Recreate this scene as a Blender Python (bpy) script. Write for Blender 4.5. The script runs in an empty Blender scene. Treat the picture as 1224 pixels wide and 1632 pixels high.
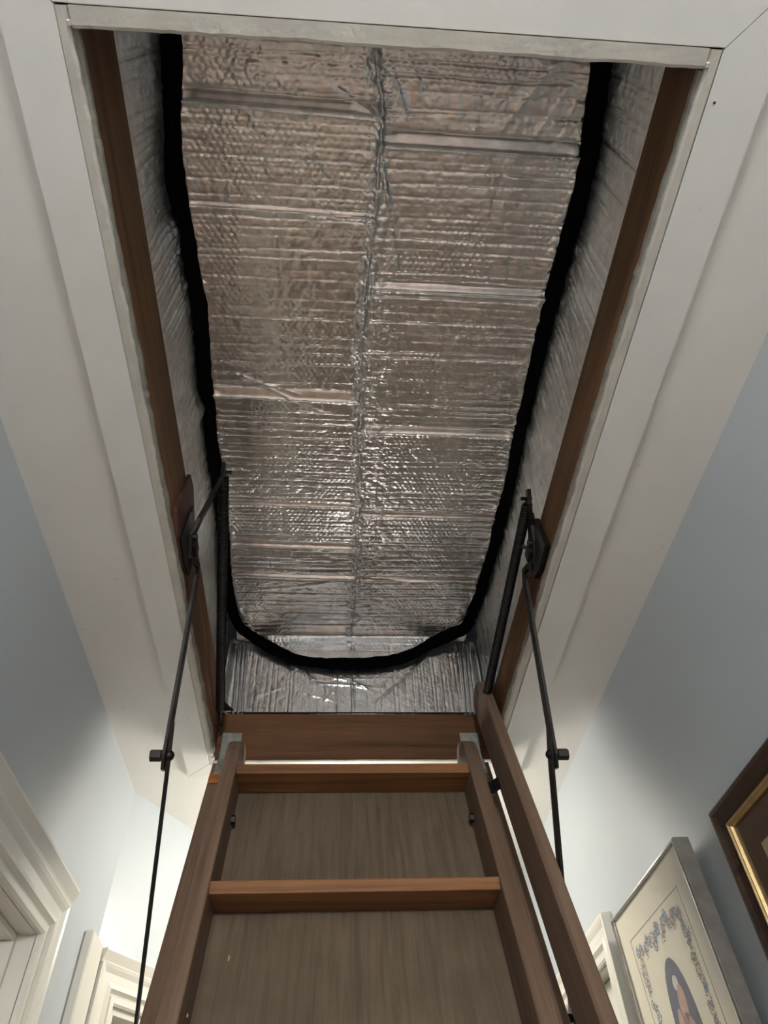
import bpy, bmesh, math, random
import numpy as np
from mathutils import Vector, Matrix

S = bpy.context.scene
COL = S.collection
random.seed(7)
rng = np.random.default_rng(11)

# ------------------------------------------------------------------ camera
cam_d = bpy.data.cameras.new('camera')
cam = bpy.data.objects.new('camera', cam_d); COL.objects.link(cam)
cam_d.sensor_fit = 'VERTICAL'; cam_d.sensor_height = 24.0
cam_d.lens = 1085.0 / 1632.0 * 24.0
cam_d.clip_start = 0.02
CR = Matrix(((0.9976, 0.0207, 0.0666), (-0.0591, 0.7602, 0.6470), (-0.0372, -0.6494, 0.7595)))   # world <- camera (x right, y down, z forward)
right, down, fwd = CR.col[0].normalized(), CR.col[1].normalized(), CR.col[2].normalized()
m = Matrix((right, -down, -fwd)).transposed().to_4x4()
m.translation = (0, 0, 1.63)
cam.matrix_world = m
S.camera = cam

# ------------------------------------------------------------------ world, exposure
w = bpy.data.worlds.new('world'); S.world = w; w.use_nodes = True
w.node_tree.nodes['Background'].inputs[0].default_value = (0.02, 0.022, 0.025, 1)
w.node_tree.nodes['Background'].inputs[1].default_value = 0.2
vs = S.view_settings
vs.view_transform = 'Standard'; vs.look = 'None'; vs.gamma = 1.0; vs.use_curve_mapping = False
vs.exposure = 0.88
LAMP_NEAR = 182.0       # strength of the globe behind the camera
LAMP_FAR = 18.5        # strength of the globe behind the hatch panel
LAMP_NEAR_POS = (0.05, -1.65, 2.18)
LAMP_FAR_POS = (0.06, 1.69, 2.30)

# ------------------------------------------------------------------ materials
def new_mat(name):
    mt = bpy.data.materials.new(name); mt.use_nodes = True
    nt = mt.node_tree
    return mt, nt, nt.nodes['Principled BSDF']

def coords(nt, scale=(1, 1, 1), rot=(0, 0, 0)):
    tc = nt.nodes.new('ShaderNodeTexCoord'); mp = nt.nodes.new('ShaderNodeMapping')
    mp.inputs['Scale'].default_value = scale; mp.inputs['Rotation'].default_value = rot
    nt.links.new(tc.outputs['Object'], mp.inputs['Vector'])
    return mp.outputs['Vector']

def noise(nt, vec, scale, detail=4, rough=0.55, dist=0.0):
    n = nt.nodes.new('ShaderNodeTexNoise')
    n.inputs['Scale'].default_value = scale; n.inputs['Detail'].default_value = detail
    n.inputs['Roughness'].default_value = rough; n.inputs['Distortion'].default_value = dist
    nt.links.new(vec, n.inputs['Vector']); return n.outputs['Fac']

def ramp(nt, fac, stops):
    r = nt.nodes.new('ShaderNodeValToRGB'); e = r.color_ramp.elements
    e[0].position, e[0].color = stops[0][0], (*stops[0][1], 1)
    e[1].position, e[1].color = stops[-1][0], (*stops[-1][1], 1)
    for p, c in stops[1:-1]:
        k = e.new(p); k.color = (*c, 1)
    nt.links.new(fac, r.inputs['Fac']); return r.outputs['Color']

def mix(nt, a, b, fac, mode='MIX'):
    mx = nt.nodes.new('ShaderNodeMix'); mx.data_type = 'RGBA'; mx.blend_type = mode
    for sock, v in ((mx.inputs[6], a), (mx.inputs[7], b)):
        if isinstance(v, tuple): sock.default_value = (*v, 1)
        else: nt.links.new(v, sock)
    if isinstance(fac, float): mx.inputs[0].default_value = fac
    else: nt.links.new(fac, mx.inputs[0])
    return mx.outputs[2]

def bump(nt, bsdf, h, strength=0.3, dist=0.002):
    b = nt.nodes.new('ShaderNodeBump'); b.inputs['Strength'].default_value = strength
    b.inputs['Distance'].default_value = dist
    nt.links.new(h, b.inputs['Height']); nt.links.new(b.outputs['Normal'], bsdf.inputs['Normal'])

def srgb(r, g, b):
    f = lambda v: (v / 255 / 12.92) if v / 255 <= 0.04045 else ((v / 255 + 0.055) / 1.055) ** 2.4
    return (f(r), f(g), f(b))

def paint(name, col, rough=0.45, wob=0.03, bumps=0.12, bscale=160, coarse=6, marks=0.0):
    mt, nt, b = new_mat(name)
    v = coords(nt)
    n1 = noise(nt, v, coarse, 5, 0.6)
    dark = tuple(c * (1 - 3 * wob) for c in col); light = tuple(min(1, c * (1 + wob)) for c in col)
    c = ramp(nt, n1, [(0.3, dark), (0.7, light)])
    if marks:
        n2 = noise(nt, v, 38, 3, 0.5)
        f = ramp(nt, n2, [(0.70, (0, 0, 0)), (0.78, (marks,) * 3)])
        c = mix(nt, c, tuple(x * 0.55 for x in col), f)
    nt.links.new(c, b.inputs['Base Color'])
    b.inputs['Roughness'].default_value = rough
    bump(nt, b, noise(nt, v, bscale, 3, 0.5), bumps, 0.0012)
    return mt

def wood(name, dark, mid, light, axis='Y', rot=(0, 0, 0), rough=0.55, grain=26, knots=0.35, along=1.1, bmp=0.25, worn=None):
    mt, nt, b = new_mat(name)
    sc = {'X': (along, grain, grain), 'Y': (grain, along, grain), 'Z': (grain, grain, along)}[axis]
    tc = nt.nodes.new('ShaderNodeTexCoord')
    m1 = nt.nodes.new('ShaderNodeMapping'); m1.inputs['Rotation'].default_value = rot
    m2 = nt.nodes.new('ShaderNodeMapping'); m2.inputs['Scale'].default_value = sc
    nt.links.new(tc.outputs['Object'], m1.inputs['Vector']); nt.links.new(m1.outputs['Vector'], m2.inputs['Vector'])
    v = m2.outputs['Vector']
    g1 = noise(nt, v, 1.0, 6, 0.65, 0.6)
    g2 = noise(nt, v, 5.0, 4, 0.6, 0.2)
    c = ramp(nt, g1, [(0.28, dark), (0.5, mid), (0.74, light)])
    c = mix(nt, c, dark, ramp(nt, g2, [(0.52, (0, 0, 0)), (0.75, (knots,) * 3)]))
    blot = noise(nt, m1.outputs['Vector'], 5.0, 5, 0.6)
    c = mix(nt, c, tuple(x * 0.55 for x in mid), ramp(nt, blot, [(0.45, (0, 0, 0)), (0.75, (0.6,) * 3)]))
    if worn:
        wn = noise(nt, v, 0.7, 6, 0.7, 1.0)
        c = mix(nt, c, worn, ramp(nt, wn, [(0.6, (0, 0, 0)), (0.72, (0.55,) * 3)]))
    nt.links.new(c, b.inputs['Base Color'])
    b.inputs['Roughness'].default_value = rough; b.inputs['Specular IOR Level'].default_value = 0.3
    bump(nt, b, g2, bmp, 0.0015)
    return mt

A_DEG = 66.6
PR = (math.radians(90 - A_DEG), 0, 0)      # turns the ladder's slope upright so that the grain runs along it
M = {}
M['ceiling'] = paint('ceiling_paint', srgb(236, 233, 226), 0.5, 0.015, 0.10, 120, 4, 0.25)
M['trim'] = paint('trim_paint', srgb(234, 232, 226), 0.42, 0.02, 0.16, 90, 7, 0.35)
M['wall'] = paint('wall_paint', srgb(186, 193, 197), 0.36, 0.012, 0.16, 230, 3)
M['door_trim'] = paint('door_trim_paint', srgb(222, 219, 208), 0.33, 0.015, 0.05, 60, 5)
M['strip'] = paint('old_edge_paint', srgb(206, 201, 190), 0.6, 0.05, 0.6, 140, 18, 0.5)
M['plaster_edge'] = paint('plaster_edge', srgb(150, 145, 134), 0.85, 0.10, 0.9, 200, 30)
M['floor'] = wood('floor_wood', srgb(196, 164, 142), srgb(218, 190, 170), srgb(226, 202, 184), 'Y', grain=14, rough=0.4, knots=0.2)
M['frame_wood'] = wood('hatch_frame_wood', srgb(64, 42, 24), srgb(116, 80, 50), srgb(138, 100, 66), 'Y', grain=34, knots=0.5, rough=0.6, worn=srgb(84, 58, 38))
M['beam_wood'] = wood('beam_wood', srgb(54, 36, 22), srgb(104, 72, 46), srgb(124, 86, 56), 'X', grain=30, knots=0.6, rough=0.6, worn=srgb(66, 44, 28))
M['ladder_wood'] = wood('ladder_wood', srgb(80, 62, 50), srgb(122, 99, 82), srgb(140, 116, 96), 'Z', PR, grain=34, knots=0.35, worn=srgb(136, 112, 92))
M['rail_wood'] = wood('rail_wood', srgb(82, 64, 52), srgb(122, 99, 82), srgb(138, 114, 94), 'Z', PR, grain=30, knots=0.3, worn=srgb(134, 98, 64))
M['tread_wood'] = wood('tread_wood', srgb(84, 54, 32), srgb(144, 98, 60), srgb(166, 116, 76), 'X', grain=34, knots=0.4, worn=srgb(84, 58, 42))
M['ply'] = wood('panel_plywood', srgb(94, 80, 66), srgb(114, 99, 82), srgb(126, 110, 92), 'Z', PR, grain=85, along=4.0, knots=0.28, rough=0.7, bmp=0.2, worn=srgb(98, 80, 64))
M['fresh_wood'] = wood('fresh_cut_wood', srgb(140, 84, 46), srgb(176, 112, 66), srgb(190, 128, 80), 'X', grain=40, knots=0.2)
M['pad_wood'] = wood('pad_wood', srgb(52, 30, 24), srgb(84, 52, 42), srgb(98, 64, 50), 'Y', grain=30)

def metal(name, col, rough, metallic=1.0, rust=None):
    mt, nt, b = new_mat(name); v = coords(nt)
    n = noise(nt, v, 60, 4)
    c = ramp(nt, n, [(0.35, tuple(x * 0.8 for x in col)), (0.65, col)])
    if rust: c = mix(nt, c, rust, ramp(nt, noise(nt, v, 25, 5), [(0.55, (0, 0, 0)), (0.75, (0.7,) * 3)]))
    nt.links.new(c, b.inputs['Base Color'])
    b.inputs['Roughness'].default_value = rough; b.inputs['Metallic'].default_value = metallic
    bump(nt, b, n, 0.1, 0.001)
    return mt
M['foil'] = metal('foil', srgb(240, 240, 240), 0.30); M['foil_flat'] = metal('foil_tape', srgb(205, 207, 208), 0.24)
M['foil_side'] = metal('foil_side', srgb(242, 242, 241), 0.34)
M['black_steel'] = metal('black_steel', srgb(44, 43, 42), 0.42, 0.75, srgb(58, 46, 38))
M['spring_steel'] = metal('spring_steel', srgb(60, 59, 58), 0.4, 0.8)
M['zinc'] = metal('zinc_hinge', srgb(168, 172, 166), 0.5, 0.45, srgb(120, 110, 96))
M['silver'] = metal('silver_frame', srgb(200, 198, 192), 0.28)
M['gold'] = metal('gold_lip', srgb(204, 178, 130), 0.4)
M['pewter'] = metal('pewter_side', srgb(142, 136, 130), 0.45, 0.8, srgb(112, 100, 92))
def plain(name, col, rough=0.6, wob=0.05, scale=40):
    mt, nt, b = new_mat(name); v = coords(nt)
    c = ramp(nt, noise(nt, v, scale, 3), [(0.3, tuple(x * (1 - 2 * wob) for x in col)), (0.7, col)])
    nt.links.new(c, b.inputs['Base Color']); b.inputs['Roughness'].default_value = rough
    return mt
M['zip'] = plain('black_zip', srgb(14, 14, 15), 0.95); M['zip'].node_tree.nodes['Principled BSDF'].inputs['Specular IOR Level'].default_value = 0.05
M['black_rubber'] = plain('black_foam', srgb(18, 17, 17), 0.9)
M['paper'] = plain('cream_paper', srgb(238, 230, 208), 0.8, 0.02); M['ink'] = plain('mat_line_ink', srgb(150, 136, 108), 0.8)
M['blue'] = plain('ink_blue', srgb(122, 140, 184), 0.8); M['rose'] = plain('ink_rose', srgb(196, 154, 126), 0.8)
M['green'] = plain('ink_green', srgb(138, 156, 142), 0.8); M['sepia'] = plain('ink_sepia', srgb(150, 128, 104), 0.8)
M['oval'] = plain('oval_dark', srgb(98, 96, 112), 0.8, 0.1, 60); M['skin'] = plain('oval_flesh', srgb(206, 170, 150), 0.8, 0.1, 60)
M['skin2'] = plain('oval_flesh_deep', srgb(184, 146, 134), 0.8, 0.1, 60); M['white_ink'] = plain('oval_white', srgb(226, 222, 214), 0.8)
M['brown_frame'] = wood('brown_frame_wood', srgb(40, 28, 22), srgb(66, 50, 42), srgb(78, 60, 50), 'Y', grain=50, rough=0.3)
M['brown_mat'] = plain('brown_mat', srgb(92, 72, 56), 0.85); M['beige_print'] = plain('beige_print', srgb(196, 170, 138), 0.8, 0.05, 20)
M['splinter'] = plain('pale_splinter', srgb(196, 178, 150), 0.8)
def glass_mat():
    mt, nt, b = new_mat('picture_glass'); out = nt.nodes['Material Output']
    tr = nt.nodes.new('ShaderNodeBsdfTransparent'); gl = nt.nodes.new('ShaderNodeBsdfGlossy'); gl.inputs['Roughness'].default_value = 0.02
    fr = nt.nodes.new('ShaderNodeFresnel'); fr.inputs['IOR'].default_value = 1.55
    mx = nt.nodes.new('ShaderNodeMixShader')
    ge = nt.nodes.new('ShaderNodeNewGeometry'); sb = nt.nodes.new('ShaderNodeMath'); sb.operation = 'SUBTRACT'; sb.inputs[0].default_value = 1.0; sb.use_clamp = True
    ml = nt.nodes.new('ShaderNodeMath'); ml.operation = 'MULTIPLY'       # reflect at the front face of the pane only
    nt.links.new(ge.outputs['Backfacing'], sb.inputs[1]); nt.links.new(fr.outputs[0], ml.inputs[0]); nt.links.new(sb.outputs[0], ml.inputs[1])
    nt.links.new(ml.outputs[0], mx.inputs[0]); nt.links.new(tr.outputs[0], mx.inputs[1]); nt.links.new(gl.outputs[0], mx.inputs[2])
    nt.links.new(mx.outputs[0], out.inputs['Surface']); return mt
M['glass'] = glass_mat()
def emit(name, col, st):
    mt, nt, b = new_mat(name)
    b.inputs['Base Color'].default_value = (*col, 1); b.inputs['Emission Color'].default_value = (*col, 1)
    b.inputs['Emission Strength'].default_value = st; return mt
M['globe_near'] = emit('globe_glow_near', (1.0, 0.98, 0.96), LAMP_NEAR); M['globe_far'] = emit('globe_glow_far', (1.0, 0.95, 0.86), LAMP_FAR)

# ------------------------------------------------------------------ builders
def link(name, me, mat, parent=None, smooth=False):
    me.materials.append(M[mat] if isinstance(mat, str) else mat)
    if smooth: me.polygons.foreach_set('use_smooth', [True] * len(me.polygons))
    o = bpy.data.objects.new(name, me); COL.objects.link(o)
    if parent is not None:
        o.parent = parent
        pm = Matrix.Translation(parent.location) if parent.type == 'EMPTY' and parent.parent is None else Matrix.Identity(4)
        if parent.parent is not None or parent.type != 'EMPTY': pm = world_of(parent)
        o.matrix_parent_inverse = pm.inverted()
    return o

def world_of(o):
    mw = o.matrix_parent_inverse @ o.matrix_basis if o.parent else o.matrix_basis
    return world_of(o.parent) @ mw if o.parent else mw.copy()

def empty(name, loc, label=None, cat=None, group=None, kind=None):
    o = bpy.data.objects.new(name, None); COL.objects.link(o); o.location = loc; o.empty_display_size = 0.05
    return tag(o, label, cat, group, kind)

def tag(o, label=None, cat=None, group=None, kind=None):
    for k, v in (('label', label), ('category', cat), ('group', group), ('kind', kind)):
        if v: o[k] = v
    return o

def mesh(name, verts, faces, mat, parent=None, smooth=False):
    me = bpy.data.meshes.new(name); me.from_pydata([tuple(v) for v in verts], [], faces)
    bm = bmesh.new(); bm.from_mesh(me); bmesh.ops.recalc_face_normals(bm, faces=bm.faces); bm.to_mesh(me); bm.free()
    return link(name, me, mat, parent, smooth)

def bm_obj(name, bm, mat, parent=None, smooth=False):
    bmesh.ops.recalc_face_normals(bm, faces=bm.faces)
    me = bpy.data.meshes.new(name); bm.to_mesh(me); bm.free()
    return link(name, me, mat, parent, smooth)

def add_box(bm, a, b, bev=0.0, xf=None, seg=1):
    vs_ = [bm.verts.new((x, y, z)) for x in (a[0], b[0]) for y in (a[1], b[1]) for z in (a[2], b[2])]
    fs = [bm.faces.new([vs_[i] for i in q]) for q in ((0, 1, 3, 2), (4, 6, 7, 5), (0, 4, 5, 1), (2, 3, 7, 6), (0, 2, 6, 4), (1, 5, 7, 3))]
    n0 = set(bm.verts) - set(vs_)
    if bev:
        es = list({e for f in fs for e in f.edges})
        bmesh.ops.bevel(bm, geom=es, offset=bev, segments=seg, affect='EDGES', profile=0.6)
    if xf:
        for v in bm.verts:
            if v not in n0: v.co = Vector(xf(*v.co))

def box(name, a, b, mat, parent=None, bev=0.0, xf=None, seg=1):
    bm = bmesh.new(); add_box(bm, a, b, bev, xf, seg); return bm_obj(name, bm, mat, parent)

def prism(name, poly, f, t0, t1, mat, parent=None, bev=0.0):
    """poly: 2-D outline, f(a, b, t) -> point; extruded from t0 to t1"""
    bm = bmesh.new()
    lo = [bm.verts.new(f(a, b, t0)) for a, b in poly]; hi = [bm.verts.new(f(a, b, t1)) for a, b in poly]
    n = len(poly)
    bm.faces.new(lo[::-1]); bm.faces.new(hi)
    for i in range(n): bm.faces.new((lo[i], lo[(i + 1) % n], hi[(i + 1) % n], hi[i]))
    bmesh.ops.recalc_face_normals(bm, faces=bm.faces)
    if bev: bmesh.ops.bevel(bm, geom=list(bm.edges), offset=bev, segments=1, affect='EDGES')
    return bm_obj(name, bm, mat, parent)

def add_tube(bm, pts, r, seg=8, cap=True):
    pts = [Vector(p) for p in pts]; rings = []; up = None
    for i, p in enumerate(pts):
        t = (pts[min(i + 1, len(pts) - 1)] - pts[max(i - 1, 0)]).normalized()
        if up is None: up = t.orthogonal().normalized()
        else: up = (up - t * up.dot(t)).normalized()
        s = t.cross(up); rr = r[i] if isinstance(r, (list, tuple)) else r
        rings.append([bm.verts.new(p + (up * math.cos(k * math.tau / seg) + s * math.sin(k * math.tau / seg)) * rr) for k in range(seg)])
    for a, b in zip(rings, rings[1:]):
        for k in range(seg): bm.faces.new((a[k], a[(k + 1) % seg], b[(k + 1) % seg], b[k]))
    if cap: bm.faces.new(rings[0][::-1]); bm.faces.new(rings[-1])

def tube(name, pts, r, mat, parent=None, seg=8):
    bm = bmesh.new(); add_tube(bm, pts, r, seg); return bm_obj(name, bm, mat, parent, True)

def grid(name, P, mat, parent=None):
    """P: array (rows, cols, 3)"""
    R_, C_, _ = P.shape
    me = bpy.data.meshes.new(name)
    i = np.arange(R_ * C_).reshape(R_, C_)
    q = np.stack([i[:-1, :-1], i[:-1, 1:], i[1:, 1:], i[1:, :-1]], -1).reshape(-1, 4)
    nf = len(q)
    me.vertices.add(R_ * C_); me.vertices.foreach_set('co', P.reshape(-1).astype(np.float32))
    me.loops.add(nf * 4); me.loops.foreach_set('vertex_index', q.reshape(-1).astype(np.int32))
    me.polygons.add(nf); me.polygons.foreach_set('loop_start', np.arange(0, nf * 4, 4, dtype=np.int32))
    try: me.polygons.foreach_set('loop_total', np.full(nf, 4, dtype=np.int32))
    except Exception: pass
    me.update(calc_edges=True)
    return link(name, me, mat, parent, True)

def vnoise(X, Y, scale, seed):
    r = np.random.default_rng(seed); T = r.random((64, 64))
    x, y = X / scale + 100.3, Y / scale + 100.7
    xi, yi = np.floor(x).astype(int), np.floor(y).astype(int); fx, fy = x - xi, y - yi
    fx, fy = fx * fx * (3 - 2 * fx), fy * fy * (3 - 2 * fy)
    g = lambda a, b: T[a % 64, b % 64]
    return (g(xi, yi) * (1 - fx) + g(xi + 1, yi) * fx) * (1 - fy) + (g(xi, yi + 1) * (1 - fx) + g(xi + 1, yi + 1) * fx) * fy

def catmull(pts, n):
    pts = [np.array(p, float) for p in pts]; pts = [2 * pts[0] - pts[1]] + pts + [2 * pts[-1] - pts[-2]]; out = []
    for i in range(1, len(pts) - 2):
        a, b, c, d = pts[i - 1:i + 3]
        for k in range(n):
            t = k / n
            out.append(0.5 * (2 * b + (c - a) * t + (2 * a - 5 * b + 4 * c - d) * t * t + (3 * b - a - 3 * c + d) * t ** 3))
    out.append(pts[-2]); return np.array(out)

# ------------------------------------------------------------------ dimensions
XL, XR = -0.476, 0.570            # hall walls
ZC, ZB = 2.462, 2.450             # ceiling, underside of the hatch trim
OX0, OX1, OY0, OY1 = -0.272, 0.368, 0.088, 1.449
YBACK, YEND = -3.0, 2.55
CORNER = Vector((XL, 1.612)); DD = Vector((0.107, 0.190)).normalized()      # angled wall runs from the corner
DLEN = 0.85
DEND = CORNER + DD * DLEN

# ------------------------------------------------------------------ the setting
def struct(o): o['kind'] = 'structure'; return o
struct(box('floor', (XL - 0.2, YBACK - 0.1, -0.05), (XR + 0.2, YEND + 0.2, 0.0), 'floor'))
bm = bmesh.new()
hx0, hx1, hy0, hy1 = -0.33, 0.43, 0.03, 1.50
for a, b in (((XL - 0.25, YBACK - 0.1), (hx0, YEND + 0.2)), ((hx1, YBACK - 0.1), (XR + 0.25, YEND + 0.2)), ((hx0, YBACK - 0.1), (hx1, hy0)), ((hx0, hy1), (hx1, YEND + 0.2))):
    add_box(bm, (*a, ZC), (*b, ZC + 0.014))
struct(bm_obj('ceiling', bm, 'ceiling'))

def wall_with_door(name, xs, sgn, y0, y1, dy0, dy1, dz):
    bm = bmesh.new(); x2 = xs + sgn * 0.115
    a, b = min(xs, x2), max(xs, x2)
    add_box(bm, (a, y0, 0), (b, dy0, ZC)); add_box(bm, (a, dy1, 0), (b, y1, ZC)); add_box(bm, (a, dy0, dz), (b, dy1, ZC))
    return struct(bm_obj(name, bm, 'wall'))
D1 = (0.45, 1.272, 2.046)        # opening in the left wall: y0, y1, top
D3 = (1.560, 2.32, 2.072)        # opening in the right wall
wall_with_door('wall_left', XL, -1, YBACK, CORNER[1], D1[0] - 0.012, D1[1] + 0.012, D1[2] + 0.012)
wall_with_door('wall_right', XR, 1, YBACK, YEND, D3[0] - 0.012, D3[1] + 0.012, D3[2] + 0.012)
struct(box('wall_back', (XL - 0.1, YBACK - 0.1, 0), (XR + 0.1, YBACK, ZC), 'wall'))
struct(box('wall_far', (DEND[0] - 0.05, DEND[1], 0), (XR + 0.1, DEND[1] + 0.1, ZC), 'wall'))
NRM = Vector((DD[1], -DD[0]))
def dg(s, n, z): p = CORNER + DD * s + NRM * n; return (p[0], p[1], z)
D2 = (0.075, 0.78, 2.045)
bm = bmesh.new()
for s0, s1, z0, z1 in ((0, D2[0], 0, ZC), (D2[1], DLEN, 0, ZC), (D2[0], D2[1], D2[2], ZC)):
    add_box(bm, (s0, -0.10, z0), (s1, 0, z1), xf=dg)
struct(bm_obj('wall_angled', bm, 'wall'))

# casing profile: (distance out from the opening, how proud of the wall)
PROF = [(0.0, 0.0), (0.0, 0.009), (0.004, 0.012), (0.013, 0.012), (0.015, 0.009), (0.018, 0.010), (0.024, 0.017), (0.034, 0.0135), (0.048, 0.0145), (0.056, 0.019), (0.062, 0.021), (0.066, 0.020), (0.068, 0.0)]
def door_casing(parent, f, s0, s1, zt, prof=PROF, far=True):
    def run(name, ends):
        r0 = [f(*ends[0](w_), t_) for w_, t_ in prof]; r1 = [f(*ends[1](w_), t_) for w_, t_ in prof]
        n = len(prof); v = r0 + r1
        fc = [(i, i + 1, n + i + 1, n + i) for i in range(n - 1)] + [(n - 1, 0, n, 2 * n - 1), tuple(range(n))[::-1], tuple(range(n, 2 * n))]
        return mesh(name, v, fc, 'door_trim', parent)
    run('casing_leg', (lambda w_: (s0 - w_, 0.0), lambda w_: (s0 - w_, zt + w_)))
    if far: run('casing_leg', (lambda w_: (s1 + w_, 0.0), lambda w_: (s1 + w_, zt + w_)))
    run('casing_head', (lambda w_: (s0 - w_, zt + w_), lambda w_: (s1 + w_, zt + w_)))

d1 = tag(empty('door_1', (XL, 0.87, 0)), 'white moulded doorway casing on the left wall, low in the corner', 'doorway', kind='structure')
fl = lambda s, z, t: (XL + t, s, z)
door_casing(d1, fl, D1[0], D1[1], D1[2])
# sloping cap along the head
cap = [(2.112, 0.0), (2.112, 0.020), (2.116, 0.021), (2.132, 0.029), (2.136, 0.029), (2.136, 0.0)]
prism('head_cap', cap, lambda a, b, t: (XL + b, t, a), D1[0] - 0.07, D1[1] + 0.066, 'door_trim', d1)
box('head_jamb', (XL - 0.118, D1[0] - 0.012, D1[2]), (XL + 0.002, D1[1] + 0.012, D1[2] + 0.012), 'door_trim', d1, 0.001)
box('side_jamb', (XL - 0.118, D1[1], 0), (XL + 0.002, D1[1] + 0.012, D1[2]), 'door_trim', d1, 0.001)
box('side_jamb', (XL - 0.118, D1[0] - 0.012, 0), (XL + 0.002, D1[0], D1[2]), 'door_trim', d1, 0.001)
box('door_stop', (XL - 0.075, D1[0], D1[2] - 0.011), (XL - 0.028, D1[1], D1[2]), 'door_trim', d1, 0.002)
box('door_stop', (XL - 0.075, D1[1] - 0.011, 0), (XL - 0.028, D1[1], D1[2] - 0.011), 'door_trim', d1, 0.002)
box('door_leaf', (XL - 0.114, D1[0] + 0.003, 0.01), (XL - 0.078, D1[1] - 0.003, D1[2] - 0.003), 'door_trim', d1, 0.002)

d2 = tag(empty('door_2', dg(0.42, 0, 0)), 'white doorway casing on the angled wall behind the ladder', 'doorway', kind='structure')
fd = lambda s, z, t: dg(s, t, z)
door_casing(d2, fd, D2[0], D2[1], D2[2])
prism('head_cap', [(a - 0.007, b) for a, b in cap], lambda a, b, t: dg(t, b, a), D2[0] - 0.070, D2[1] + 0.076, 'door_trim', d2)
box('head_jamb', (D2[0], -0.10, D2[2] - 0.012), (D2[1], 0.002, D2[2]), 'door_trim', d2, xf=dg)
box('side_jamb', (D2[0], -0.10, 0), (D2[0] + 0.012, 0.002, D2[2] - 0.012), 'door_trim', d2, xf=dg)
box('door_leaf', (D2[0] + 0.012, -0.085, 0.01), (D2[1], -0.05, D2[2] - 0.012), 'door_trim', d2, xf=dg)
struct(box('trim_1', (XL, 1.514, 0), (XL + 0.018, 1.600, 2.132), 'door_trim', None, 0.0025))

d3 = tag(empty('door_3', (XR, 1.9, 0)), 'white doorway casing on the right wall beside the silver picture', 'doorway', kind='structure')
fr_ = lambda s, z, t: (XR - t, s, z)
door_casing(d3, fr_, D3[0], D3[1], D3[2])
box('head_jamb', (XR - 0.002, D3[0], D3[2]), (XR + 0.115, D3[1], D3[2] + 0.012), 'door_trim', d3)
box('side_jamb', (XR - 0.002, D3[1], 0), (XR + 0.115, D3[1] + 0.012, D3[2]), 'door_trim', d3)
box('door_leaf', (XR + 0.03, D3[0], 0.01), (XR + 0.066, D3[1], D3[2] - 0.003), 'door_trim', d3)

# trim boards around the hatch, mitred; each its own board
cx0, cx1, cy0, cy1 = -0.2818, 0.3824, 0.0697, 1.4640            # inner edges
kx0, kx1, ky0, ky1 = -0.345, 0.452, -0.010, 1.530               # outer edges
def board(name, quad, mat='trim'):
    bm = bmesh.new()
    lo = [bm.verts.new((x, y, ZB)) for x, y in quad]; hi = [bm.verts.new((x, y, ZC)) for x, y in quad]
    bm.faces.new(lo[::-1]); bm.faces.new(hi)
    for i in range(4): bm.faces.new((lo[i], lo[(i + 1) % 4], hi[(i + 1) % 4], hi[i]))
    bmesh.ops.recalc_face_normals(bm, faces=bm.faces)
    isl = lambda e: all(abs(v.co.z - ZB) < 1e-6 for v in e.verts)
    onk = lambda v: min(abs(v.co.x - kx0), abs(v.co.x - kx1), abs(v.co.y - ky0), abs(v.co.y - ky1)) < 0.002
    outer_e = [e for e in bm.edges if isl(e) and all(onk(v) for v in e.verts)]
    bmesh.ops.bevel(bm, geom=outer_e, offset=0.009, segments=5, affect='EDGES')
    inner_e = [e for e in bm.edges if isl(e) and e.calc_length() > 0.3 and not any(onk(v) for v in e.verts)]
    inner_e = [e for e in inner_e if all(cx0 - 0.001 <= v.co.x <= cx1 + 0.001 for v in e.verts)]
    bmesh.ops.bevel(bm, geom=inner_e, offset=0.0008, segments=1, affect='EDGES')
    return struct(bm_obj(name, bm, mat))
g = 0.0007
board('trim_2', [(cx0, cy0 + g), (cx0, cy1 - g), (kx0, ky1 - g), (kx0, ky0 + g)])
board('trim_3', [(cx1, cy0 + g), (kx1, ky0 + g), (kx1, ky1 - g), (cx1, cy1 - g)])
board('trim_4', [(cx0, cy0 - g), (kx0, ky0 - g), (kx1, ky0 - g), (cx1, cy0 - g)])
board('trim_5', [(cx0, cy1 + g), (cx1, cy1 + g), (kx1, ky1 + g), (kx0, ky1 + g)])

M['hole'] = plain('nail_hole_dark', srgb(40, 36, 32), 0.9)
cy = bmesh.new(); bmesh.ops.create_cone(cy, cap_ends=True, segments=10, radius1=0.0014, radius2=0.0014, depth=0.001, matrix=Matrix.Translation((0.390, 0.117, ZB)))
bm_obj('nail_hole_disc', cy, 'hole', bpy.data.objects['trim_3'])  # flat disc; dark colour paints the shade inside a nail hole

# ------------------------------------------------------------------ hatch frame: boards and old painted edges
hf = empty('hatch_frame', (0.048, 0.77, ZB), 'brown wooden boards lining the ceiling hatch with chipped white edges', 'hatch frame')
TL, TR, TF = 2.604, 2.556, 2.572
box('side_board', (OX0 - 0.028, 0.02, ZB + 0.006), (OX0, 1.475, TL), 'frame_wood', hf, 0.0015)
box('side_board', (OX1, 0.02, ZB + 0.006), (OX1 + 0.028, 1.475, TR), 'frame_wood', hf, 0.0015)
box('end_board', (OX0 - 0.028, OY0 - 0.03, ZB + 0.006), (OX1 + 0.028, OY0 - 0.003, TR), 'beam_wood', hf, 0.0015)
box('end_board', (OX0 + 0.0005, OY1, ZB + 0.002), (OX1 - 0.0005, OY1 + 0.02, TF), 'beam_wood', hf, 0.0015)

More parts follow.
